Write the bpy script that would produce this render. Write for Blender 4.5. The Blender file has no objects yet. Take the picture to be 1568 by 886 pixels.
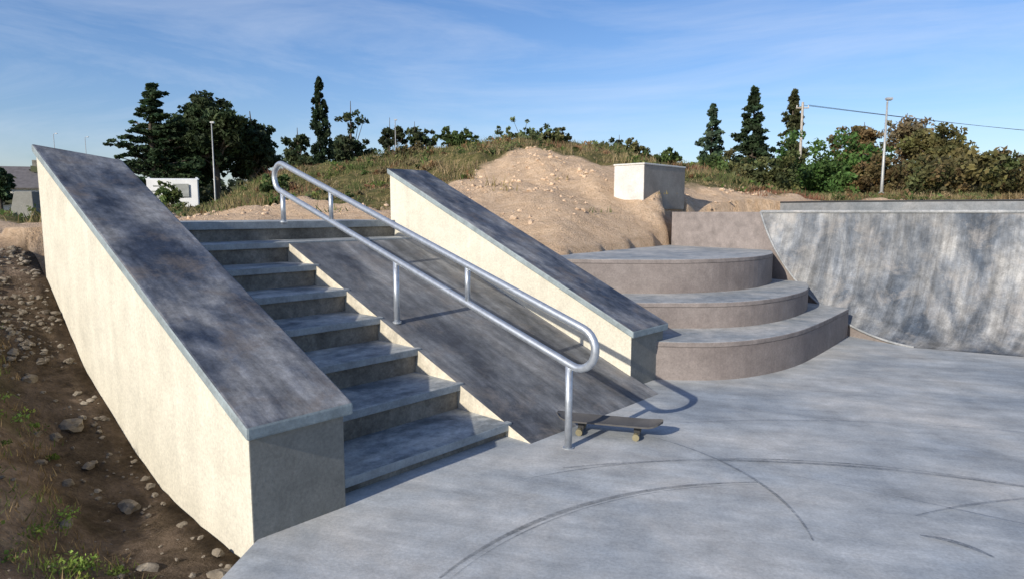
import bpy, math, random, bmesh
import numpy as np
from mathutils import Vector, noise, Matrix
random.seed(7); rng=np.random.default_rng(7)
sc=bpy.context.scene
TH=2.393
A=(math.cos(TH),math.sin(TH)); B=(A[1],-A[0]); O=(-1.19,2.86)
def P(s,c,z): return (O[0]+A[0]*s+B[0]*c, O[1]+A[1]*s+B[1]*c, z)
def SC(x,y):
    dx=x-O[0];dy=y-O[1]; return dx*A[0]+dy*A[1], dx*B[0]+dy*B[1]
# ---------------------------------------------------------------- node helpers
def newmat(name):
    m=bpy.data.materials.new(name);m.use_nodes=True
    nt=m.node_tree;nt.nodes.clear()
    out=nt.nodes.new('ShaderNodeOutputMaterial');b=nt.nodes.new('ShaderNodeBsdfPrincipled')
    nt.links.new(b.outputs[0],out.inputs[0])
    return m,nt,b
def N(nt,t,**k):
    n=nt.nodes.new(t)
    for a,v in k.items(): setattr(n,a,v)
    return n
def coords(nt,rot=0,scale=(1,1,1)):
    tc=N(nt,'ShaderNodeTexCoord');m1=N(nt,'ShaderNodeMapping');m2=N(nt,'ShaderNodeMapping')
    m1.inputs['Rotation'].default_value=(0,0,rot);m2.inputs['Scale'].default_value=scale
    nt.links.new(tc.outputs['Object'],m1.inputs[0]);nt.links.new(m1.outputs[0],m2.inputs[0])
    return m2.outputs[0]
def noi(nt,vec,scale,detail=6,rough=.6,dist=0):
    n=N(nt,'ShaderNodeTexNoise');n.inputs['Scale'].default_value=scale;n.inputs['Detail'].default_value=detail
    n.inputs['Roughness'].default_value=rough;n.inputs['Distortion'].default_value=dist
    nt.links.new(vec,n.inputs['Vector']);return n.outputs['Fac']
def ramp(nt,fac,stops):
    r=N(nt,'ShaderNodeValToRGB');e=r.color_ramp.elements
    while len(e)<len(stops): e.new(.5)
    for i,(p,c) in enumerate(stops):
        e[i].position=p;e[i].color=(c[0],c[1],c[2],1) if not isinstance(c,(int,float)) else (c,c,c,1)
    nt.links.new(fac,r.inputs[0]);return r.outputs[0]
def mix(nt,fac,a,b,mode='MIX'):
    m=N(nt,'ShaderNodeMix',data_type='RGBA',blend_type=mode)
    for sock,v in ((m.inputs[0],fac),(m.inputs[6],a),(m.inputs[7],b)):
        if isinstance(v,(int,float)): sock.default_value=v
        elif isinstance(v,tuple): sock.default_value=(v[0],v[1],v[2],1)
        else: nt.links.new(v,sock)
    return m.outputs[2]
def bump(nt,b,h,strength=.3,dist=.02):
    bm=N(nt,'ShaderNodeBump');bm.inputs['Strength'].default_value=strength;bm.inputs['Distance'].default_value=dist
    nt.links.new(h,bm.inputs['Height']);nt.links.new(bm.outputs[0],b.inputs['Normal'])
def concrete(name,dark,mid,light,scale=1.5,rot=0,stretch=(1,1,1),rough=.75,side=None,bs=.25,spread=.14,blotch=None,streak=None,med_=.6,bl_=.5,sk=(.6,1.35)):
    m,nt,b=newmat(name);v=coords(nt,rot,stretch);v0=coords(nt)
    big=noi(nt,v,scale,8,.64,.35);fine=noi(nt,v0,60,5,.7);med=noi(nt,v0,scale*5,8,.72,.2)
    col=ramp(nt,big,[(.5-spread,dark),(.5,mid),(.5+spread,light)])
    mm=ramp(nt,med,[(.32,.62),(.68,1.32)])
    col=mix(nt,med_,col,mm,'MULTIPLY')
    if blotch:
        bl=noi(nt,v0,scale*1.7,8,.72,.4);col=mix(nt,ramp(nt,bl,[(.51,0.),(.64,bl_)]),col,blotch)
    if streak:
        vs=coords(nt,streak[0],(streak[1],streak[2],.3))
        sn=noi(nt,vs,1.0,8,.72,.3);col=mix(nt,streak[3],col,ramp(nt,sn,[(.36,sk[0]),(.64,sk[1])]),'MULTIPLY')
    ff=ramp(nt,fine,[(.3,.80),(.7,1.18)])
    col=mix(nt,.85,col,ff,'MULTIPLY')
    if side:
        g=N(nt,'ShaderNodeNewGeometry');sx=N(nt,'ShaderNodeSeparateXYZ');nt.links.new(g.outputs['True Normal'],sx.inputs[0])
        r=ramp(nt,sx.outputs[2],[(.6,0.),(.7,1.)])
        sd=ramp(nt,noi(nt,v0,7,6,.65),[(.3,tuple(x*.7 for x in side)),(.7,tuple(x*1.2 for x in side))])
        sd=mix(nt,.8,sd,ff,'MULTIPLY')
        col=mix(nt,r,sd,col)
    nt.links.new(col,b.inputs['Base Color']);b.inputs['Roughness'].default_value=rough
    b.inputs['Specular IOR Level'].default_value=.3
    hm=mix(nt,.5,fine,med);bump(nt,b,hm,bs,.012)
    return m
def simple(name,col,rough=.6,metal=0,var=.2,scale=8):
    m,nt,b=newmat(name);v=coords(nt)
    n=noi(nt,v,scale,5,.6)
    c=ramp(nt,n,[(.3,tuple(x*(1-var) for x in col)),(.7,tuple(min(1,x*(1+var)) for x in col))])
    nt.links.new(c,b.inputs['Base Color']);b.inputs['Roughness'].default_value=rough;b.inputs['Metallic'].default_value=metal
    return m
# ---------------------------------------------------------------- mesh helpers
def link(o,parent=None):
    sc.collection.objects.link(o)
    if parent: o.parent=parent
    return o
def empty(name):
    e=bpy.data.objects.new(name,None);sc.collection.objects.link(e);return e
def mobj(name,verts,faces,mat,parent=None,bevel=0,smooth=False,recalc=True):
    me=bpy.data.meshes.new(name);me.from_pydata([tuple(v) for v in verts],[],faces);me.update()
    if recalc:
        bm=bmesh.new();bm.from_mesh(me);bmesh.ops.recalc_face_normals(bm,faces=bm.faces);bm.to_mesh(me);bm.free()
    if mat: me.materials.append(mat)
    if smooth: me.polygons.foreach_set('use_smooth',[True]*len(me.polygons))
    o=bpy.data.objects.new(name,me);link(o,parent)
    if bevel:
        md=o.modifiers.new('b','BEVEL');md.width=bevel;md.segments=2;md.limit_method='ANGLE'
    return o
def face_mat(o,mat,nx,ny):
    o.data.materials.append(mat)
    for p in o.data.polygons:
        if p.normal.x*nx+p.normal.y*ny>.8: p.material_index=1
class MB:
    def __init__(s): s.v=[];s.f=[]
    def add(s,v,f):
        n=len(s.v);s.v+=[tuple(p) for p in v];s.f+=[tuple(i+n for i in q) for q in f]
    def box8(s,p): s.add(p,[(0,1,2,3),(4,7,6,5),(0,4,5,1),(1,5,6,2),(2,6,7,3),(3,7,4,0)])
    def sbox(s,s0,s1,c0,c1,z0,z1):
        s.box8([P(s0,c0,z0),P(s1,c0,z0),P(s1,c1,z0),P(s0,c1,z0),P(s0,c0,z1),P(s1,c0,z1),P(s1,c1,z1),P(s0,c1,z1)])
    def box(s,cx,cy,cz,dx,dy,dz,rot=0):
        c,sn=math.cos(rot),math.sin(rot);p=[]
        for z in(-1,1):
            for x,y in((-1,-1),(1,-1),(1,1),(-1,1)):
                X=x*dx/2;Y=y*dy/2;p.append((cx+X*c-Y*sn,cy+X*sn+Y*c,cz+z*dz/2))
        s.box8(p)
    def prof(s,pts,c0,c1):
        n=len(pts);v=[P(a,c0,z) for a,z in pts]+[P(a,c1,z) for a,z in pts]
        f=[tuple(range(n)),tuple(range(2*n-1,n-1,-1))]+[(i,(i+1)%n,(i+1)%n+n,i+n) for i in range(n)]
        s.add(v,f)
    def prism(s,pts,z0,z1):
        n=len(pts);v=[(x,y,z0) for x,y in pts]+[(x,y,z1) for x,y in pts]
        f=[tuple(range(n))[::-1],tuple(range(n,2*n))]+[(i,(i+1)%n,(i+1)%n+n,i+n) for i in range(n)]
        s.add(v,f)
    def tube(s,pts,r,n=10,closed=False):
        pts=[Vector(p) for p in pts];m=len(pts);rr=r if isinstance(r,(list,tuple)) else [r]*m
        t0=None;vs=[];up=Vector((0,0,1))
        for i,p in enumerate(pts):
            if closed: t=(pts[(i+1)%m]-pts[i-1]).normalized()
            else: t=(pts[min(i+1,m-1)]-pts[max(i-1,0)]).normalized()
            if t0 is None:
                a=up if abs(t.dot(up))<.9 else Vector((1,0,0));x=t.cross(a).normalized()
            else: x=(x-t*x.dot(t)).normalized()
            t0=t;y=t.cross(x)
            for k in range(n):
                an=2*math.pi*k/n;vs.append(p+(x*math.cos(an)+y*math.sin(an))*rr[i])
        f=[]
        for i in range(m if closed else m-1):
            j=(i+1)%m
            for k in range(n): f.append((i*n+k,i*n+(k+1)%n,j*n+(k+1)%n,j*n+k))
        if not closed: f+=[tuple(range(n)),tuple(range((m-1)*n,m*n))[::-1]]
        s.add(vs,f)
    def obj(s,name,mat,parent=None,bevel=0,smooth=False): return mobj(name,s.v,s.f,mat,parent,bevel,smooth)
def catmull(pts,n=6):
    out=[];q=[pts[0]]+list(pts)+[pts[-1]]
    for i in range(1,len(q)-2):
        for k in range(n):
            t=k/n;o=[]
            for d in range(2):
                a,b,c,e=q[i-1][d],q[i][d],q[i+1][d],q[i+2][d]
                o.append(.5*((2*b)+(-a+c)*t+(2*a-5*b+4*c-e)*t*t+(-a+3*b-3*c+e)*t**3))
            out.append(tuple(o))
    out.append(tuple(pts[-1]));return out
# ---------------------------------------------------------------- materials
M_floor=concrete('plaza_concrete',(.27,.30,.325),(.38,.395,.395),(.475,.462,.43),.7,.35,(1,1.5,1),.75,spread=.15,streak=(.3,.8,4.5,.4),med_=.6)
M_cap=concrete('troweled_dark_concrete',(.035,.045,.066),(.11,.12,.14),(.235,.235,.235),2.2,-TH,(.7,1.3,.7),.6,side=(.27,.315,.32),spread=.12,blotch=(.17,.145,.125),streak=(-TH,1.5,10,.6),med_=.95,bl_=.6,sk=(.5,1.45))
M_bank=concrete('bank_concrete',(.07,.075,.085),(.15,.155,.16),(.25,.245,.235),1.6,-TH,(.6,1.4,.6),.6,side=(.62,.56,.44),blotch=(.22,.195,.17),streak=(-TH,1.2,8,.6),spread=.14,med_=.85,sk=(.5,1.45))
M_body=concrete('cream_render',(.54,.50,.40),(.61,.57,.46),(.66,.62,.51),.9,-TH,(1,1,1),.9,spread=.24,bs=.2,med_=.25,streak=(-TH,6,6,.15))
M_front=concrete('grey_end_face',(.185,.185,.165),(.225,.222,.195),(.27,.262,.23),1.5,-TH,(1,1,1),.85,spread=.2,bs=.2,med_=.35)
M_tread=concrete('stair_concrete',(.16,.18,.19),(.32,.335,.33),(.48,.475,.44),2.4,-TH,(1.3,.8,1),.7,side=(.30,.33,.34),spread=.13,med_=.85,streak=(-TH,7,1.5,.4))
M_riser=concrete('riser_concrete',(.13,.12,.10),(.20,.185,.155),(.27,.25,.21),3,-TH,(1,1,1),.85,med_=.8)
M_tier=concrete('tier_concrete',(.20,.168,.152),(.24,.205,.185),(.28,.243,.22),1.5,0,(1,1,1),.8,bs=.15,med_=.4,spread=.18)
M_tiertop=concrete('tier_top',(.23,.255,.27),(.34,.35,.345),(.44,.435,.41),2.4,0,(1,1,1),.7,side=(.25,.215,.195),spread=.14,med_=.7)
M_edge=concrete('edge_concrete',(.25,.26,.26),(.33,.335,.33),(.41,.40,.38),3,0,(1,1,1),.7)
M_qp=concrete('quarter_pipe_concrete',(.065,.08,.10),(.16,.17,.18),(.27,.265,.25),1.5,-1.07,(.7,1.4,.6),.65,spread=.12,blotch=(.29,.27,.245),streak=(-.75,1.0,8,.75),med_=1.,bl_=.6,sk=(.45,1.5))
M_deck2=concrete('far_deck_concrete',(.15,.165,.175),(.20,.21,.215),(.25,.25,.245),1.5,0,(1,1,1),.7)
M_white=concrete('pale_block',(.52,.50,.46),(.60,.58,.53),(.66,.64,.58),2,0,(1,1,1),.85,med_=.25)
M_blockshade=concrete('block_face_painted_shade',(.24,.215,.18),(.28,.25,.21),(.32,.29,.245),2,0,(1,1,1),.85,med_=.3)  # darker copy of the pale block: shade of this side put into the colour
M_galv=simple('galvanised_steel',(.50,.53,.56),.42,.7,.15,30)
M_dark=simple('dark_plastic',(.03,.03,.03),.6)
# ---------------------------------------------------------------- LEDGES
def ledge(s0,L,c0,w,h,hL,Lr=None):
    e=empty('concrete_ledge');Lr=Lr or L
    m=(hL-h)/L
    b=MB();t=.065
    zt=lambda s:h+m*(s-s0)-t+.004
    v=[P(s0,c0,-.4),P(s0+L,c0,-.4),P(s0+Lr,c0+w,-.4),P(s0,c0+w,-.4),P(s0,c0,zt(s0)),P(s0+L,c0,zt(s0+L)),P(s0+Lr,c0+w,zt(s0+Lr)),P(s0,c0+w,zt(s0))]
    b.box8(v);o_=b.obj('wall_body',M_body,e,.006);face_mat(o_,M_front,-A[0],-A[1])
    k=MB();o=.03
    z=lambda s:h+m*(s-s0)
    v=[]
    for dz in(-t,0):
        for s,c in((s0-o,c0-o*.7),(s0+L+o,c0-o*.7),(s0+Lr+o,c0+w+o*1.4),(s0-o,c0+w+o*1.4)):
            v.append(P(s,c,z(s)+dz))
    k.box8(v);k.obj('cap',M_cap,e,.012)
    return e
ledge(0,3.45,0,.495,.56,2.02,3.2)
ledge(.18,3.34,3.436,.53,.515,2.0)
# ---------------------------------------------------------------- STAIRS
CS=1.837;S0=.109;T=.475;R=.188;Z0=.095
st=empty('concrete_stairs')
tr=MB();ri=MB()
for k in range(8):
    s=S0+k*T;z=Z0+k*R
    if k==7: s1=4.5;c1=3.44
    elif k==6: s1=s+T+.06;c1=3.44
    else: s1=s+T+.06;c1=CS
    if k<6: tr.sbox(s,s1,.488,c1+.03,z-.055,z)
    elif k==6: tr.sbox(s,s1,.488,c1,z-.055,z)
    else: tr.sbox(s,s1,.488,c1,z-.075,z)
    ri.sbox(s+.028,s1+.02*k/8,.491,c1-.012,z-R-.1,z-.05)
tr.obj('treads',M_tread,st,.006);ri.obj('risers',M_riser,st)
bk=empty('concrete_bank')
zb=lambda s:Z0+.396*(s-S0)-.012
b=MB();b.prof([(-.14,-.02),(-.14,-.3),(3.02,-.3),(3.02,zb(2.97)-.01),(2.97,zb(2.97)-.005)],CS-.004,3.45)
b.obj('bank_slope',M_bank,bk)
# ---------------------------------------------------------------- HANDRAIL
hr=empty('handrail')
cr=1.939;sr=-.316
def RP(L,z): return P(sr+L,cr,z)
sl=.322;lo=lambda L:.549+sl*L
gap=.275;nrm=math.hypot(1,sl);dx,dz=1/nrm,sl/nrm
path=[];rad=gap*dx/2
L0=-.03;L1=3.62
for i in range(25): 
    L=L0+(L1-L0)*i/24;path.append((L,lo(L)))
cx,cz=path[-1][0]-dz*rad,path[-1][1]+dx*rad
for i in range(1,12):
    a=-math.pi/2+math.pi*i/12;path.append((cx+rad*(math.cos(a)*dx-math.sin(a)*dz),cz+rad*(math.cos(a)*dz+math.sin(a)*dx)))
L0b=L0-2*rad*dz
for i in range(25):
    L=(L1-2*rad*dz)+(L0b-(L1-2*rad*dz))*i/24;path.append((L,lo(L)+gap))
cx,cz=path[0][0]-dz*rad,path[0][1]+dx*rad
for i in range(1,12):
    a=math.pi/2+math.pi*i/12;path.append((cx+rad*(math.cos(a)*dx-math.sin(a)*dz),cz+rad*(math.cos(a)*dz+math.sin(a)*dx)))
t=MB();t.tube([RP(*q) for q in path],.026,14,True)
for L,z in((0,-.02),(1.77,.5),(3.56,1.38)):
    t.tube([RP(L,z),RP(L,lo(L))],.024,14)
for L in(.93,2.70): t.tube([RP(L,lo(L)),RP(L,lo(L)+gap)],.02,12)
t.obj('rails_and_posts',M_galv,hr,0,True)
f=MB()
for L,z in((0,.0),(1.77,zb(sr+1.77)),(3.56,1.41)):
    f.tube([RP(L,z-.01),RP(L,z+.006)],.036,16)
f.obj('base_flanges',M_galv,hr)
# ---------------------------------------------------------------- TIERS
ti=empty('curved_concrete_steps')
def tier(front,back,z0,z1,n):
    pts=catmull(front,6)+back
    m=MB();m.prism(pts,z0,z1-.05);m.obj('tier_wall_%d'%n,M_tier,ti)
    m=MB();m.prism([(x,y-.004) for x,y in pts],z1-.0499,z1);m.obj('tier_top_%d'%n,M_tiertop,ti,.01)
tier([(1.1,5.86),(1.27,5.81),(1.74,5.77),(2.12,5.86),(2.50,6.08),(2.85,6.38),(3.2,6.77),(3.6,7.25),(4.07,7.84)],[(3.5,9.0),(1.5,8.5),(.4,7.0)],-.2,.35,1)
tier([(.8,6.47),(1.517,6.47),(2.0,6.48),(2.44,6.615),(2.9,6.95),(3.36,7.47),(3.62,7.95),(3.78,8.4)],[(3.3,9.2),(1.0,8.7),(.2,7.1)],.25,.61,2)
tier([(.1,7.45),(.7,7.28),(1.28,7.2),(1.8,7.2),(2.33,7.35),(2.85,7.7),(3.26,8.23),(3.46,8.72),(3.53,8.95)],[(3.4,9.5),(2.6,10.5),(1.3,9.6),(.3,8.1),(-.4,7.9)],.5,.985,3)
# ---------------------------------------------------------------- QUARTER PIPE
qp=empty('quarter_pipe')
Bq=Vector((4.5,7.21,0));Cq=Vector((3.45,9.15,0));Dq=(Cq-Bq);LQ=Dq.length;Dq.normalize();G=Vector((.8777,-.48,0))
RQ=2.37;prof=[]
for i in range(33):
    tt=LQ*i/32;prof.append((Bq+Dq*tt)+Vector((0,0,RQ-math.sqrt(RQ*RQ-tt*tt)+.003)))
ZC=prof[-1].z
V=[];F=[];K=24
for j in range(K+1):
    for p in prof: V.append(p+G*(9*j/K))
n=len(prof)
for j in range(K):
    for i in range(n-1): F.append((j*n+i,(j+1)*n+i,(j+1)*n+i+1,j*n+i+1))
mobj('transition',V,F,M_qp,qp,0,True)
sd=[p.copy() for p in prof]+[Vector((Cq.x,Cq.y,-.1)),Vector((Bq.x,Bq.y,-.1))]
mobj('side_wall',sd,[tuple(range(len(sd)))],M_tier,qp)
d=MB();E=Cq+G*9
dk=[(Cq.x,Cq.y+.002),(2.5,10.3),(3.2,12.3),(16,12.3),(E.x+3,E.y),(E.x,E.y+.002)]
d.prism(dk,-.1,ZC-.002);d.obj('deck',M_tiertop,qp)
ue=catmull([(5.6,13.8),(6.6,12.5),(8.8,11.4),(12,10.1),(18,8.4)],5)
d=MB();d.prism(ue+[(20,16),(8,15)],1.4,1.70);d.obj('upper_deck',M_deck2,qp)
d=MB();d.tube([(x,y,1.705) for x,y in ue],.016,8);d.obj('upper_edge',M_dark,qp)
cp=MB();cp.tube([Cq+Vector((0,0,ZC))+G*k for k in(0,3,6,9)],.022,10)
cp.obj('coping',M_edge,qp,0,True)
e=MB();e.tube([p+Vector((-.008,-.005,.002)) for p in prof],.014,8);e.obj('edge_trim',M_edge,qp,0,True)
# ---------------------------------------------------------------- TERRAIN
RX=[-60,-14,-10.2,-9,-8,-6.8,-4.7,-3.3,-1.7,.4,1.6,3.4,5.5,6.5,7.8,12,60];RZ=[1.5,1.5,1.5,1.75,2.3,2.8,3.05,3.25,3.5,3.7,3.6,3.3,2.8,2.4,2.0,1.95,2.1]
def sm(t): t=min(1,max(0,t));return t*t*(3-2*t)
def back(x,y,s,c):
    b=float(np.interp(c,[0,3.95,4.15,7.9,9.0,40],[1.37,1.37,.93,.93,1.42,1.8]))
    y0=float(np.interp(x,[-8,-1,.65,2.5,3.5,6],[8,8,7.8,10.2,12.5,13.4]))
    xr=x-.40*max(0,20-y)*sm((-x-.5)/3)
    r=float(np.interp(xr,RX,RZ))
    if y<=y0: return b
    if y<20: return b+(r-b)*((y-y0)/(20-y0))**float(np.interp(x,[.3,1.2,2.4],[.86,.84,.66]))
    far=1.55 if x<0 else 2.1
    return r+(far-r)*sm((y-20)/12)
def hgt(x,y):
    s,c=SC(x,y)
    big=noise.noise(Vector((x*.5,y*.5,0)))*.10+noise.noise(Vector((x*1.7,y*1.7,3)))*.07+noise.noise(Vector((x*5,y*5,7)))*.04
    if c<0.0:
        zs=float(np.interp(s,[-8,0,.5,1.12,1.76,2.54,3.36,3.7,6],[-.15,-.14,-.13,-.09,.09,.39,.94,1.15,1.35]))
        zl=float(np.interp(s,[-8,-1.5,.5,2.5,3.6,6],[-.1,.0,.25,.85,1.30,1.42]))
        k=sm((-c-.1)/1.2);z=zs+(max(zs,zl)-zs)*k
        zb_=back(x,y,s,0);w=sm((s-3.6)/3)
        z=z*(1-w)+zb_*w
        return z+(big*min(1,-c*3+.25)+noise.noise(Vector((x*11,y*11,5)))*.03*min(1,-c*4+.3))*.9
    sb=float(np.interp(c,[0,3.96,4.0,8,9,12,20,60],[4.0,4.0,2.0,2.45,3.2,2.9,-2,-30]))
    if s<-12 or (c>14 and s<sb): return -.12
    if s>sb:
        z=back(x,y,s,c);w=min(1,(s-sb)/.8)
        rid=abs(noise.noise(Vector((x*1.3,y*.7,21))))*.16
        return z+(big*1.0-rid*min(1,max(0,(y-8)/3)))*w
    if s>sb-.35: return back(x,y,s,c)-.4
    return -.35
def axis(lo,hi,d):
    a=list(np.arange(lo,hi,d));v=lo;step=d
    pre=[]
    while v>-450: step*=1.35;v-=step;pre.append(v)
    v=a[-1];step=d
    while v<450: step*=1.35;v+=step;a.append(v)
    return pre[::-1]+a
sa=axis(-3,19,.09);ca=axis(-5,23,.09)
ca=sorted([c for c in ca if abs(c)>.06 and abs(c-4)>.05]+[-.005,.01,3.955,4.005])
nS,nC=len(sa),len(ca);V=[];gw=[]
YsX=[-9,-6,-3.5,-2,-1,.3,.9,2,3,6,12];YsY=[8.0,8.6,10,11.3,13,15.6,15.2,13.8,14.0,15,17]
for s in sa:
    for c in ca:
        p=P(s,c,0);V.append((p[0],p[1],hgt(p[0],p[1])))
        x,y=p[0],p[1]
        gr=1/(1+math.exp(-max(-30,min(30,(y-float(np.interp(x,YsX,YsY)))*1.6))))
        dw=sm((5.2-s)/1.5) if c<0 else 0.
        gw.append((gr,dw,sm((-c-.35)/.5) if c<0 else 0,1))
F=[(i*nC+j,i*nC+j+1,(i+1)*nC+j+1,(i+1)*nC+j) for i in range(nS-1) for j in range(nC-1)]
m,nt,bs=newmat('earth_sand_and_grass')
v=coords(nt);at=N(nt,'ShaderNodeAttribute',attribute_name='w');sx=N(nt,'ShaderNodeSeparateColor');nt.links.new(at.outputs['Color'],sx.inputs[0])
n1=noi(nt,v,.9,8,.65,.4);n2=noi(nt,v,7,8,.72);n3=noi(nt,v,34,5,.7);n4=noi(nt,v,2.2,8,.7)
sand=ramp(nt,n2,[(.3,(.48,.33,.205)),(.5,(.62,.445,.29)),(.72,(.72,.545,.375))])
grass=ramp(nt,n2,[(.3,(.045,.055,.018)),(.5,(.13,.12,.045)),(.7,(.30,.22,.11))])
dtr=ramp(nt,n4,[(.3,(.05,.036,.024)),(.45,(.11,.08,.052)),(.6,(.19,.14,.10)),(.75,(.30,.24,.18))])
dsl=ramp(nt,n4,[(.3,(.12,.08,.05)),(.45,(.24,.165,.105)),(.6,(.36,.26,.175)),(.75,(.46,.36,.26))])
dirt=mix(nt,sx.outputs[2],dtr,dsl)  # dark gravel plus painted shadow along the wall, lit tone out on the slope
dirt=mix(nt,.85,dirt,ramp(nt,n2,[(.35,.5),(.65,1.4)]),'MULTIPLY')
moss=ramp(nt,n1,[(.48,0.),(.58,.85)])
mossf=mix(nt,1.,moss,sx.outputs[2],'MULTIPLY')
dirt2=mix(nt,mossf,dirt,mix(nt,n3,(.08,.10,.022),(.20,.19,.065)))
ma=N(nt,'ShaderNodeMath',operation='MULTIPLY_ADD');ma.inputs[1].default_value=.9;ma.inputs[2].default_value=-.45;nt.links.new(n1,ma.inputs[0])
ad=N(nt,'ShaderNodeMath',operation='ADD');nt.links.new(sx.outputs[0],ad.inputs[0]);nt.links.new(ma.outputs[0],ad.inputs[1])
gf=ramp(nt,ad.outputs[0],[(.4,0.),(.55,1.)])
col=mix(nt,gf,sand,grass);col=mix(nt,sx.outputs[1],col,dirt2)
col=mix(nt,.6,col,ramp(nt,n3,[(.3,.65),(.7,1.3)]),'MULTIPLY')
nt.links.new(col,bs.inputs['Base Color']);bs.inputs['Roughness'].default_value=.95;bs.inputs['Specular IOR Level'].default_value=.1
hh=mix(nt,.5,n2,n3);bump(nt,bs,hh,.9,.09)
ter=mobj('terrain',V,F,m,None,0,True,False)
ca_=ter.data.color_attributes.new('w','FLOAT_COLOR','POINT');ca_.data.foreach_set('color',np.array(gw,dtype=np.float32).ravel())
# ---------------------------------------------------------------- PLAZA FLOOR
pl=[P(0,.02,0)[:2],P(4.2,.02,0)[:2],P(4.2,4.0,0)[:2],(.5,8.3),(3,10.5),(16,11),(22,4),(22,-14),(-8,-14),(-3.5,-3),(-1.6,1),(-1.22,2.3)]
d=MB();d.prism(pl,-.09,0);fl=d.obj('plaza_floor',M_floor)
def circ(a,b,c):
    ax,ay=a;bx,by=b;cx,cy=c
    D=2*(ax*(by-cy)+bx*(cy-ay)+cx*(ay-by))
    ux=((ax*ax+ay*ay)*(by-cy)+(bx*bx+by*by)*(cy-ay)+(cx*cx+cy*cy)*(ay-by))/D
    uy=((ax*ax+ay*ay)*(cx-bx)+(bx*bx+by*by)*(ax-cx)+(cx*cx+cy*cy)*(bx-ax))/D
    return ux,uy,math.hypot(ax-ux,ay-uy)
m,nt,bs=newmat('rubber_marks');v=coords(nt);bs.inputs['Base Color'].default_value=(.06,.065,.07,1);bs.inputs['Roughness'].default_value=.8
al=mix(nt,1.,ramp(nt,noi(nt,v,1.6,4,.6,.2),[(.35,.2),(.62,.9)]),ramp(nt,noi(nt,v,30,8,.8,.3),[(.35,.1),(.65,.7)]),'MULTIPLY');nt.links.new(al,bs.inputs['Alpha'])
M_rub=m
tm=MB();zz=.003
for (a,b_,c_,w) in [((-.30,2.55),(.45,3.28),(1.375,3.52),.034),((-.28,2.5),(.47,3.25),(1.36,3.49),.010),((-.05,3.50),(1.463,3.864),(2.9,3.42),.016),((.3,3.72),(1.463,3.83),(3.3,3.15),.03),
    ((.946,4.25),(1.323,3.69),(1.38,2.85),.022),((2.0,3.10),(2.337,3.218),(2.9,3.32),.022),((1.9,2.9),(2.05,2.8),(2.1,2.7),.035),((1.0,4.5),(2.2,4.6),(3.6,4.3),.014),((1.6,3.6),(2.2,3.2),(3.0,2.6),.012)]:
    ux,uy,r=circ(a,b_,c_);a0=math.atan2(a[1]-uy,a[0]-ux);a1=math.atan2(c_[1]-uy,c_[0]-ux)
    if a1-a0>math.pi:a1-=2*math.pi
    if a0-a1>math.pi:a1+=2*math.pi
    q=[];n=48
    for i in range(n+1):
        t_=a0+(a1-a0)*i/n;ww=w*(.35+.65*math.sin(math.pi*i/n))
        for rr in(r-ww/2,r+ww/2): q.append((ux+rr*math.cos(t_),uy+rr*math.sin(t_),zz))
    tm.add(q,[(2*i,2*i+1,2*i+3,2*i+2) for i in range(n)]);zz+=.0012
tm.obj('tire_marks',M_rub)
# ---------------------------------------------------------------- SKATEBOARD
sb_=empty('skateboard')
L_=.72;Wd=.19;V=[];F=[];nx,ny=24,6
for lay in(0,1):
    for i in range(nx+1):
        x=-L_/2+L_*i/nx;e_=max(0,abs(x)-.25);z=.080+e_*e_*2.4
        w=Wd/2*math.sqrt(max(.02,1-(max(0,abs(x)-.25)/.112)**2))
        for j in range(ny+1):
            y=-w+2*w*j/ny;V.append((x,y,z+.010*(abs(j/ny-.5)*2)**2+(.011 if lay else 0)))
S=(nx+1)*(ny+1)
for i in range(nx):
    for j in range(ny):
        a=i*(ny+1)+j;F.append((a,a+ny+1,a+ny+2,a+1));F.append((a+S,a+1+S,a+ny+2+S,a+ny+1+S))
    for j in(0,ny):
        a=i*(ny+1)+j;F.append((a,a+S,a+ny+1+S,a+ny+1))
for i in(0,nx):
    for j in range(ny):
        a=i*(ny+1)+j;F.append((a,a+1,a+1+S,a+S))
mobj('deck',V,F,simple('griptape',(.09,.085,.08),.9),sb_)
w=MB();tk=MB()
for x in(-.19,.19):
    for y in(-.08,.08): w.tube([(x,y-.015,.023),(x,y+.015,.023)],.023,16)
    tk.tube([(x,-.08,.025),(x,.08,.025)],.008,8);tk.box(x,0,.05,.04,.04,.055);tk.box(x,0,.076,.07,.05,.008)
w.obj('wheels',simple('urethane',(.22,.19,.11),.5),sb_);tk.obj('trucks',M_dark,sb_)
sb_.location=(.66,4.33,.0);sb_.rotation_euler=(0,0,math.radians(-16))
# ---------------------------------------------------------------- BLOCKS
e=empty('concrete_block');bx,by=2.46,11.8
m=MB();m.box(bx,by,1.92,1.40,.60,.74,math.radians(47));o_=m.obj('block_body',M_white,e,.015);face_mat(o_,M_blockshade,-A[0],-A[1])
m=MB();m.box(bx,by,2.305,1.42,.62,.03,math.radians(47));m.obj('block_lid',M_white,e,.008)
e=empty('concrete_ramp');m=MB()
rx,ry=-7.1,9.6;rz=1.1
m.add([(rx-.30,ry,rz),(rx+.16,ry,rz),(rx+.16,ry+1.2,rz),(rx-.30,ry+1.2,rz),(rx-.12,ry,1.80),(rx+.14,ry,1.80),(rx+.14,ry+1.2,1.80),(rx-.12,ry+1.2,1.80)],[(0,1,2,3),(4,7,6,5),(0,4,5,1),(1,5,6,2),(2,6,7,3),(3,7,4,0)])
m.obj('ramp_body',M_front,e,.01)
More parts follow.
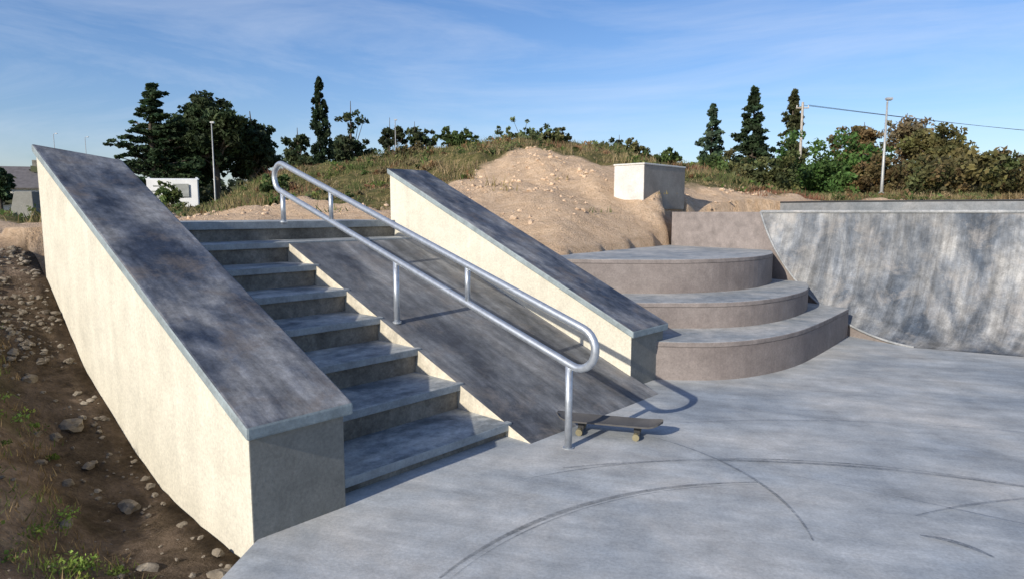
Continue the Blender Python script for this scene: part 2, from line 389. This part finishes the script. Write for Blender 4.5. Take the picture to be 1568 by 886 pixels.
# ---------------------------------------------------------------- FOLIAGE
def leafmat(name,trans=.25):
    m,nt,b=newmat(name);at=N(nt,'ShaderNodeAttribute',attribute_name='col')
    nt.links.new(at.outputs['Color'],b.inputs['Base Color']);b.inputs['Roughness'].default_value=.7;b.inputs['Specular IOR Level'].default_value=.2
    tl=N(nt,'ShaderNodeBsdfTranslucent');nt.links.new(at.outputs['Color'],tl.inputs[0])
    ms=N(nt,'ShaderNodeMixShader');ms.inputs[0].default_value=trans
    out=[n for n in nt.nodes if n.type=='OUTPUT_MATERIAL'][0]
    nt.links.new(b.outputs[0],ms.inputs[1]);nt.links.new(tl.outputs[0],ms.inputs[2]);nt.links.new(ms.outputs[0],out.inputs[0])
    return m
M_leaf=leafmat('foliage',.38);M_bark=simple('bark',(.09,.07,.05),.9,0,.4,6)
def polymesh(name,V,k,cols,parent=None):
    n=len(V)//k;me=bpy.data.meshes.new(name);me.vertices.add(k*n);me.vertices.foreach_set('co',V.astype(np.float32).ravel())
    me.loops.add(k*n);me.loops.foreach_set('vertex_index',np.arange(k*n,dtype=np.int32))
    me.polygons.add(n);me.polygons.foreach_set('loop_start',np.arange(0,k*n,k,dtype=np.int32))
    me.update(calc_edges=True);me.validate()
    at=me.color_attributes.new('col','FLOAT_COLOR','POINT')
    C=np.concatenate([np.repeat(cols,k,0),np.ones((k*n,1))],1).astype(np.float32);at.data.foreach_set('color',C.ravel())
    me.materials.append(M_leaf);o=bpy.data.objects.new(name,me);link(o,parent);return o
def leaves(name,cen,size,cols,parent=None,flat=0.):
    n=len(cen);u=rng.normal(size=(n,3));u/=np.linalg.norm(u,axis=1)[:,None]
    if flat: u[:,2]*=(1-flat)
    w=rng.normal(size=(n,3));w-=u*(np.sum(u*w,1)/np.sum(u*u,1))[:,None];w/=np.linalg.norm(w,axis=1)[:,None]
    if flat: w[:,2]*=(1-flat*.7)
    s=size[:,None];a=.35+.4*rng.random((n,1))
    V=np.stack([cen-u*s,cen+w*s*a,cen+u*s,cen-w*s*a],1).reshape(-1,3)
    return polymesh(name,V,4,cols,parent)
def clump_cloud(centers,radii,per,leaf,base,var=.35,squash=.75):
    Cs=[];Ss=[];K=[]
    base=np.array(base);multi=base.ndim==2
    for i,(c,r) in enumerate(zip(centers,radii)):
        bb=base[i] if multi else base
        n=max(6,int(per*(.6+.8*rng.random())))
        d=rng.normal(size=(n,3));d/=np.linalg.norm(d,axis=1)[:,None];rad=r*(rng.random(n)**.45)
        p=np.array(c)+d*rad[:,None]*np.array([1,1,squash]);Cs.append(p);Ss.append(leaf*(.55+.9*rng.random(n)))
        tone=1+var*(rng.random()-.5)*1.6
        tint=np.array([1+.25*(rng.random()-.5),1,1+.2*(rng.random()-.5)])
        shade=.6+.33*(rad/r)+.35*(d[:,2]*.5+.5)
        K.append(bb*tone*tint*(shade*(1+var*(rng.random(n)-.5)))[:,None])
    return np.concatenate(Cs),np.concatenate(Ss),np.clip(np.concatenate(K),.003,1)
def px(xp,d): return (xp-784)/1004*d
def tree(name,x,y,h,w,kind,base,leaf=.22,per=60,nc=60,z=None,trunk=.2):
    e=empty(name);z=hgt(x,y) if z is None else z
    cs=[];rs=[];lm=MB()
    bend=[(x,y,z-.3),(x+.03*w*random.uniform(-1,1),y,z+h*.3),(x+.05*w*random.uniform(-1,1),y,z+h*.6),(x,y,z+h*.93)]
    if kind!='bush': lm.tube(bend,[trunk,trunk*.8,trunk*.5,trunk*.12],8)
    if kind=='broad':
        lobes=[(random.uniform(-.30,.30)*w,random.uniform(-.28,.28)*w,random.uniform(.30,.78)*h,random.uniform(.2,.3)*w) for _ in range(9)]+[(0,0,h*.78,w*.25)]
        for i in range(nc):
            l=random.choice(lobes);d=Vector((random.gauss(0,1),random.gauss(0,1),random.gauss(0,1))).normalized()*l[3]*random.uniform(.35,1.0)
            c=(x+l[0]+d.x,y+l[1]+d.y,min(z+h*.96,z+l[2]+d.z*.9));cs.append(c);rs.append(w*random.uniform(.05,.12))
            if i%5==0: lm.tube([(x,y,z+h*random.uniform(.3,.55)),((x*.5+c[0]*.5),(y+c[1])/2,(z+h*.45+c[2])/2),c],[trunk*.35,trunk*.2,trunk*.06],5)
        sq=.75
    elif kind=='cone':
        for i in range(nc):
            t=random.random()**1.25;zz=.04+.94*t;r=w/2*(1-t)**.8*random.uniform(.25,1.05)*(1+.25*math.sin(t*34));a=random.uniform(0,2*math.pi)
            c=(x+r*math.cos(a),y+r*math.sin(a),z+h*zz-r*.12);cs.append(c);rs.append(w*random.uniform(.06,.12)*(1.15-t*.75))
            if i%5==0: lm.tube([(x,y,z+h*zz+.1),c],[trunk*.25,trunk*.06],4)
        sq=.5
    elif kind=='cedar':
        for k in range(16):
            t=k/15;zz=.06+.9*t;R_=w/2*(1-t**1.5*.86)*random.uniform(.7,1.15);na=int(12*(1-t*.6))
            for q in range(na):
                a=random.uniform(0,6.28);rr=R_*random.uniform(.75,1.15)
                for u in range(4):
                    f_=(u+1)/4;c=(x+rr*f_*math.cos(a),y+rr*f_*math.sin(a),z+h*zz+rr*f_*.16+random.uniform(-.15,.15));cs.append(c);rs.append(w*.08*(1.25-f_*.5)*(1-t*.4))
                lm.tube([(x,y,z+h*zz-.1),c],[trunk*.3,trunk*.06],4)
        sq=.4
    elif kind=='column':
        for i in range(nc):
            t=random.random();r=w/2*math.sin(math.pi*min(1,(t*.86+.14)))**.6*random.uniform(.3,.9);a=random.uniform(0,6.28)
            cs.append((x+r*math.cos(a),y+r*math.sin(a),z+h*(.03+.94*t)));rs.append(w*random.uniform(.12,.2)*(1.1-.75*t))
        sq=1.9
    elif kind=='bush':
        for i in range(nc):
            d=Vector((random.gauss(0,1),random.gauss(0,1),abs(random.gauss(0,.9)))).normalized()*random.uniform(.35,1)
            k=1+.5*noise.noise(Vector((d.x*2+x,d.y*2,d.z*2+y)))
            c=(x+d.x*w/2*k,y+d.y*w/2*.8*k,z+d.z*h*.9*k);cs.append(c);rs.append(min(w,h)*random.uniform(.09,.17))
            if i%4==0: lm.tube([(x,y,z),c],[trunk*.3,trunk*.08],4)
        sq=.8
    lm.obj('trunk_and_limbs',M_bark,e)
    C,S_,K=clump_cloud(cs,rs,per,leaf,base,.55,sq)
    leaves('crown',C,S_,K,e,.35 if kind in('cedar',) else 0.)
DG=(.045,.075,.034);G1=(.075,.11,.035);BR=(.18,.13,.06);OL=(.13,.13,.055)
def at(xp,ytop,wpx,d,*a,**k):
    x=px(xp,d);zb_=hgt(x,d);ztop=1.5+(325-ytop)/1004*d
    tree(a[0],x,d,max(.5,ztop-zb_),wpx/1004*d,*a[1:],z=zb_,**k)
at(246,133,135,46,'cedar_tree','cedar',DG,leaf=.15,per=46,trunk=.28)
at(335,142,125,48,'oak_tree','broad',(.055,.08,.036),leaf=.17,per=80,nc=290,trunk=.3)
at(392,164,85,50,'oak_tree','broad',(.052,.072,.036),leaf=.17,per=70,nc=180,trunk=.25)
at(285,185,140,52,'oak_tree','broad',(.045,.065,.03),leaf=.18,per=80,nc=220,trunk=.25)
at(497,122,36,36,'cypress_tree','column',(.032,.052,.025),leaf=.075,per=80,nc=190,trunk=.1)
at(543,148,78,62,'poplar_tree','broad',(.065,.085,.04),leaf=.18,per=34,nc=170,trunk=.2)
at(462,190,70,60,'oak_tree','broad',(.06,.08,.035),leaf=.18,per=45,nc=120,trunk=.2)
at(601,174,46,62,'oak_tree','broad',(.065,.08,.04),leaf=.18,per=36,nc=90,trunk=.15)
at(638,180,64,62,'oak_tree','broad',(.06,.08,.035),leaf=.18,per=40,nc=120,trunk=.15)
at(945,202,60,60,'oak_tree','broad',(.065,.08,.04),leaf=.18,per=40,nc=60,trunk=.15)
at(1085,163,78,52,'pine_tree','cone',(.075,.115,.07),leaf=.15,per=42,nc=230,trunk=.18)
at(1145,138,92,50,'pine_tree','cone',(.042,.066,.03),leaf=.15,per=45,nc=300,trunk=.2)
at(1205,142,80,54,'pine_tree','cone',(.075,.085,.035),leaf=.15,per=38,nc=250,trunk=.18)
at(1255,203,160,36,'green_bush','bush',(.075,.135,.035),leaf=.10,per=90,nc=260,trunk=.15)
at(1312,182,85,46,'maple_tree','broad',BR,leaf=.14,per=46,nc=140,trunk=.15)
at(1375,168,100,44,'maple_tree','broad',(.20,.155,.085),leaf=.11,per=30,nc=170,trunk=.15)
at(1432,188,110,42,'maple_tree','broad',(.15,.14,.055),leaf=.13,per=55,nc=180,trunk=.15)
at(1120,228,110,34,'green_bush','bush',OL,leaf=.09,per=60,nc=140,trunk=.1)
at(1180,230,100,33,'green_bush','bush',(.11,.12,.045),leaf=.09,per=60,nc=130,trunk=.1)
at(1075,232,90,30,'green_bush','bush',(.10,.145,.045),leaf=.08,per=60,nc=110,trunk=.1)
at(1350,235,160,34,'green_bush','bush',(.15,.11,.05),leaf=.09,per=60,nc=170,trunk=.1)
at(1440,238,160,33,'green_bush','bush',(.15,.12,.05),leaf=.09,per=60,nc=170,trunk=.1)
for xp,yt,w_,d_,c_ in [(700,196,70,20,G1),(800,186,120,20.5,(.11,.14,.06)),(850,200,60,19.5,OL),(1010,224,80,18,G1),(640,218,60,18,(.16,.14,.065)),(425,262,50,15,G1),(262,264,44,18,(.14,.18,.06)),(965,208,50,21,OL)]:
    at(xp,yt,w_,d_,'wild_shrub','bush',c_,leaf=.055,per=22,nc=70,trunk=.05)
cs=[];rs=[];hc=[]
for i in range(1500):
    x=random.uniform(17.5,60);y=25+ (x-17)*.30+random.uniform(0,5);z=hgt(x,y);cs.append((x,y,z+random.uniform(.05,1)**.8*(1.75+.9*noise.noise(Vector((x*.35,0,0))))));rs.append(random.uniform(.2,.5))
    q=noise.noise(Vector((x*.4,y*.4,2)));hc.append((.14+.08*q,.12-.03*q,.05))
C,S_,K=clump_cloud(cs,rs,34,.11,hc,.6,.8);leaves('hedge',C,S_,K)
cs=[];rs=[]
for i in range(2600):
    a=random.uniform(-1.25,1.25);d_=random.uniform(95,115);x=d_*math.sin(a);y=d_*math.cos(a)
    top=3.2+2.6*abs(noise.noise(Vector((a*9,2.,0))))+1.6*noise.noise(Vector((a*40,5,0)))
    cs.append((x,y,2+random.random()**.7*top));rs.append(random.uniform(.9,1.8))
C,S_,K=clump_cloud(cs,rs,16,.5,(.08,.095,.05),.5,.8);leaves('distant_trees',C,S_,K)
def blades(name,pts,h,wd,cols,hs=None):
    n=len(pts);a=rng.random(n)*6.283;ln=rng.normal(size=(n,2))*.4
    hh=h*(.4+.9*rng.random(n))*(hs if hs is not None else 1);dxy=np.stack([np.cos(a),np.sin(a),np.zeros(n)],1)*wd
    tip=pts+np.stack([ln[:,0]*hh,ln[:,1]*hh,hh],1)
    return polymesh(name,np.stack([pts-dxy,pts+dxy,tip],1).reshape(-1,3),3,cols)
pts=[];cl=[];hs=[];scs=[];srs=[];scl=[]
pal=[(.10,.14,.04),(.15,.17,.06),(.30,.24,.11),(.38,.29,.16),(.24,.16,.08),(.28,.13,.08)]
for i in range(11000):
    x=random.uniform(-12,16);y=random.uniform(8.5,27)
    ys=float(np.interp(x,YsX,YsY))
    if y<ys+noise.noise(Vector((x*.8,y*.8,0)))*1.8:
        if random.random()>.02: continue
    s,c=SC(x,y)
    if s<4.6 and c<4.1: continue
    if y<13.2 and x>3: continue
    z=hgt(x,y);k=int(min(5,max(0,(noise.noise(Vector((x*.5,y*.5,9)))+.5)*5.5+random.uniform(-1,1))))
    hf=.3+1.1*max(0,noise.noise(Vector((x*.9,y*.9,15)))+.25)
    if random.random()<.13:
        scs.append((x,y,z+.06*hf));srs.append(random.uniform(.08,.22)*(.5+hf*.6));scl.append(random.choice([(.12,.17,.045),(.14,.16,.06),(.08,.11,.035),(.21,.16,.08),(.24,.14,.07)]));continue
    for j in range(14):
        pts.append((x+random.gauss(0,.11),y+random.gauss(0,.11),z-.02));cl.append(np.array(pal[k])*random.uniform(.7,1.3));hs.append(hf)
blades('grass',np.array(pts),.20,.011,np.array(cl),np.array(hs))
C,S_,K=clump_cloud(scs,srs,42,.04,scl,.5,.8);leaves('wild_plants',C,S_,K)
# left foreground
pts=[];cl=[]
def leftp():
    s=random.uniform(-1.5,4.5);c=-random.uniform(.15,3.5);p=P(s,c,0);return s,c,p[0],p[1]
for i in range(3200):
    s,c,x,y=leftp()
    if noise.noise(Vector((x*1.6,y*1.6,4)))<-.02+random.uniform(-.1,.1) or -c<.45: continue
    z=hgt(x,y);col=random.choice([(.20,.26,.055),(.13,.18,.045),(.36,.26,.13),(.26,.18,.09)])
    for j in range(12): pts.append((x+random.gauss(0,.04),y+random.gauss(0,.04),z-.01));cl.append(np.array(col)*random.uniform(.7,1.3))
blades('weeds',np.array(pts),.05,.0035,np.array(cl))
cs=[];rs=[]
for i in range(800):
    s,c,x,y=leftp()
    if noise.noise(Vector((x*1.6,y*1.6,4)))<.03 or -c<.42: continue
    cs.append((x,y,hgt(x,y)+.008));rs.append(random.uniform(.03,.10))
C,S_,K=clump_cloud(cs,rs,60,.010,(.20,.27,.06),.7,.3);leaves('ground_plants',C,S_,K)
# rocks
rk=MB()
bm=bmesh.new();bmesh.ops.create_icosphere(bm,subdivisions=2,radius=1);iv=[v.co.copy() for v in bm.verts];iff=[tuple(v.index for v in f.verts) for f in bm.faces];bm.free()
def rock(x,y,z,r):
    sx,sy,sz=random.uniform(.8,1.3),random.uniform(.7,1.1),random.uniform(.5,.85);o=Vector((random.random()*50,random.random()*50,0));a=random.uniform(0,6.28);c_,s_=math.cos(a),math.sin(a)
    q=[]
    for v in iv:
        k=r*(1+.5*noise.noise(v*1.3+o)+.25*noise.noise(v*3.5+o));X,Y=v.x*k*sx,v.y*k*sy
        q.append((x+X*c_-Y*s_,y+X*s_+Y*c_,z+v.z*k*sz))
    rk.add(q,iff)
def rs_(s,c,r): p=P(s,c,0);rock(p[0],p[1],hgt(p[0],p[1])+r*.05,r)
for i in range(170): rs_(random.uniform(-.6,3.2),-abs(random.gauss(.12,.2))-.03,.006+.026*random.random()**3)
for i in range(900): rs_(random.uniform(-1.2,3.5),-random.uniform(.1,2.2),.003+.012*random.random()**3)
for i in range(1100): rs_(random.uniform(2.6,4.2),-random.uniform(.03,1.3),.007+.022*random.random()**2)
for s,c,r in((1.9,-.25,.08),(1.05,-.2,.055),(1.3,-.42,.04),(2.4,-.35,.05),(.3,-.35,.045),(-.2,-.14,.04),(.05,-.14,.05),(-.3,-.25,.05)):
    rs_(s,c,r)
m,nt,bs=newmat('rock');v=coords(nt);nn=noi(nt,v,6,6,.7)
nt.links.new(ramp(nt,nn,[(.3,(.09,.07,.05)),(.5,(.20,.165,.12)),(.7,(.36,.31,.24))]),bs.inputs['Base Color']);bs.inputs['Roughness'].default_value=.95;bump(nt,bs,noi(nt,v,40,5,.7),.7,.01)
rk.obj('rocks',m,None,0,False)
rk=MB()
for i in range(3600):
    x=random.uniform(-5,6);y=random.uniform(8.5,16)
    if y>float(np.interp(x,YsX,YsY))+.5: continue
    s,c=SC(x,y)
    if s<4.7 and c<4.1: continue
    if s<3.0 and c>=4.1: continue
    if noise.noise(Vector((x*.9,y*.9,33)))<-.1: continue
    r=.010+.045*random.random()**4;rock(x,y,hgt(x,y)+r*.05,r)
rk.obj('sand_clods',simple('clod_earth',(.56,.41,.275),.95,0,.25,5),None)
# ---------------------------------------------------------------- STREET FURNITURE
def lamp(xp,yt,d,arm=.35,r=.06):
    e=empty('street_lamp');x=px(xp,d);z=hgt(x,d);zt=1.5+(325-yt)/1004*d
    m=MB();m.tube([(x,d,z-.2),(x,d,z+.6),(x,d,zt-.1)],[r*1.5,r*1.2,r*.7],10);m.tube([(x,d,z-.1),(x,d,z+.25)],r*2.2,10)
    m.obj('pole',simple('pole_grey',(.38,.38,.36),.5,.3),e,0,True)
    m=MB();m.tube([(x,d,zt-.12),(x+arm*.3,d,zt),(x+arm,d,zt+.02)],[r*.6,r*.5,r*.5],8);m.box(x+arm,d,zt+.02,.24,.16,.08);m.box(x+arm,d,zt-.035,.18,.11,.025)
    m.obj('lamp_head',simple('lamp_grey',(.42,.42,.42),.4,.2),e)
lamp(1344,158,27,.06,.05);lamp(334,192,42,.05,.045);lamp(609,188,60,.05,.05);lamp(96,208,90,.4,.05);lamp(143,213,95,.4,.05)
e=empty('utility_pole');d_=47;x=px(1218,d_);zt=1.5+(325-162)/1004*d_
m=MB();m.tube([(x,d_,1.5),(x,d_,zt)],[.11,.08],10);m.box(x,d_,zt-.4,.9,.08,.08);m.obj('pole',simple('pole_wood',(.42,.38,.33),.9),e)
m=MB()
for q in(-.4,0,.4): m.tube([(x+q,d_,zt-.36),(x+q,d_,zt-.22)],.04,8)
m.obj('insulators',M_white,e)
m=MB()
for q in(-.1,.4):
    a=Vector((x+q,d_,zt-.2));b_=Vector((62,d_+6+q,zt-2.4));pp=[]
    for i in range(21):
        t_=i/20;p=a.lerp(b_,t_);p.z-=.5*math.sin(math.pi*t_);pp.append(p)
    m.tube(pp,.016,5)
m.obj('overhead_wire',M_dark,e)
e=empty('information_panel');d_=22;x=px(270,d_);z=1.5
m=MB();m.box(x,d_,z+.62,1.62,.06,.90,.1);m.obj('panel',simple('panel_white',(.62,.62,.60),.5,0,.12,2),e,.01)
m=MB()
for q in(-.76,.76): m.box(x+q*math.cos(.1),d_+q*math.sin(.1)+.06,z+.45,.07,.06,1.4,.1)
m.box(x,d_+.03,z+1.09,1.68,.08,.04,.1);m.box(x,d_+.03,z+.155,1.68,.08,.04,.1);m.obj('frame',M_galv,e)
m=MB()
for k in range(4): m.box(x-.1,d_-.045,z+.32+.18*k,1.2-.2*(k%2),.01,.05,.1)
m.box(x+.3,d_-.05,z+.72,.5,.01,.42,.1)
m.obj('text_lines',simple('panel_print',(.25,.26,.24),.6),e)
def house(x,y,w,dp,h,rot,wall,roofc):
    e=empty('house');z=1.7;c,s_=math.cos(rot),math.sin(rot)
    W=lambda a,b_,q:(x+a*c-b_*s_,y+a*s_+b_*c,z+q)
    m=MB();m.box(x,y,z+h/2,w,dp,h,rot);m.add([W(-w/2,-dp/2,h),W(-w/2,dp/2,h),W(-w/2,0,h+dp*.3),W(w/2,-dp/2,h),W(w/2,dp/2,h),W(w/2,0,h+dp*.3)],[(0,1,2),(3,5,4)])
    m.obj('walls',simple('house_wall',wall,.8,0,.08),e)
    m=MB();o=.4
    for sg in(-1,1): 
        m.box8([W(-w/2-o,sg*(dp/2+o),h-.2),W(w/2+o,sg*(dp/2+o),h-.2),W(w/2+o,0,h+dp*.3+.02),W(-w/2-o,0,h+dp*.3+.02),W(-w/2-o,sg*(dp/2+o),h-.05),W(w/2+o,sg*(dp/2+o),h-.05),W(w/2+o,0,h+dp*.3+.17),W(-w/2-o,0,h+dp*.3+.17)])
    m.obj('roof',simple('roof_tiles',roofc,.8,0,.25,2),e)
    m=MB();
    for k in range(4):
        a=-w/2+w*(k+.5)/4;p=W(a,-dp/2-.02,h*.5);m.box(p[0],p[1],p[2],1.1,.06,1.2,rot)
    m.obj('windows',simple('window_glass',(.05,.06,.07),.15),e)
    m=MB();p=W(w*.2,0,h+dp*.3+.4);m.box(p[0],p[1],p[2],.6,.6,1.1,rot);m.obj('chimney',M_riser,e)
house(-60,80,12,8,2.7,.3,(.7,.68,.62),(.12,.11,.11));house(-84,88,12,8,3,-.2,(.7,.66,.6),(.20,.12,.09))
at(8,252,60,60,'oak_tree','broad',DG,leaf=.2,per=60,nc=80,trunk=.2)
# ---------------------------------------------------------------- LIGHT / SKY
EL=math.radians(26);AZ=math.radians(50.5)
dr=Vector((math.cos(AZ)*math.cos(EL),math.sin(AZ)*math.cos(EL),-math.sin(EL)))
sun=bpy.data.lights.new('sun','SUN');sun.energy=5;sun.angle=math.radians(.5);sun.color=(1,.93,.82)
so=bpy.data.objects.new('sun',sun);link(so);so.rotation_euler=dr.to_track_quat('-Z','Y').to_euler()
w=bpy.data.worlds.new('World');sc.world=w;w.use_nodes=True;nt=w.node_tree;nt.nodes.clear()
out=N(nt,'ShaderNodeOutputWorld');bg=N(nt,'ShaderNodeBackground');sky=N(nt,'ShaderNodeTexSky',sky_type='NISHITA')
sky.sun_disc=False;sky.sun_elevation=EL;sky.sun_rotation=math.radians(219.5);sky.altitude=50;sky.air_density=1.1;sky.dust_density=.6;sky.ozone_density=4.0
hsv=N(nt,'ShaderNodeHueSaturation');hsv.inputs['Saturation'].default_value=1.12;nt.links.new(sky.outputs[0],hsv.inputs['Color'])
skc=mix(nt,1.,hsv.outputs[0],(1.03,.98,1.10),'MULTIPLY')
tc=N(nt,'ShaderNodeTexCoord');mp=N(nt,'ShaderNodeMapping');mp.inputs['Rotation'].default_value=(0,.30,.5);mp.inputs['Scale'].default_value=(1.0,1.6,6.5)
nt.links.new(tc.outputs['Generated'],mp.inputs[0])
cn=noi(nt,mp.outputs[0],1.5,10,.64,.6);cf=ramp(nt,cn,[(.44,0.),(.86,.42)])
mxx=mix(nt,cf,skc,(6.8,7.2,8.0))
nt.links.new(mxx,bg.inputs[0]);bg.inputs[1].default_value=.13
nt.links.new(bg.outputs[0],out.inputs[0])
# ---------------------------------------------------------------- CAMERA
cam=bpy.data.cameras.new('camera');cam.lens=1004/1568*36;cam.sensor_width=36;cam.clip_end=1500;cam.clip_start=.05
co=bpy.data.objects.new('camera',cam);link(co);co.location=(0,0,1.5);co.rotation_euler=(math.pi/2-.1169,0,0);sc.camera=co
sc.view_settings.view_transform='Standard'
try: sc.view_settings.look='None'
except: pass
sc.view_settings.exposure=0
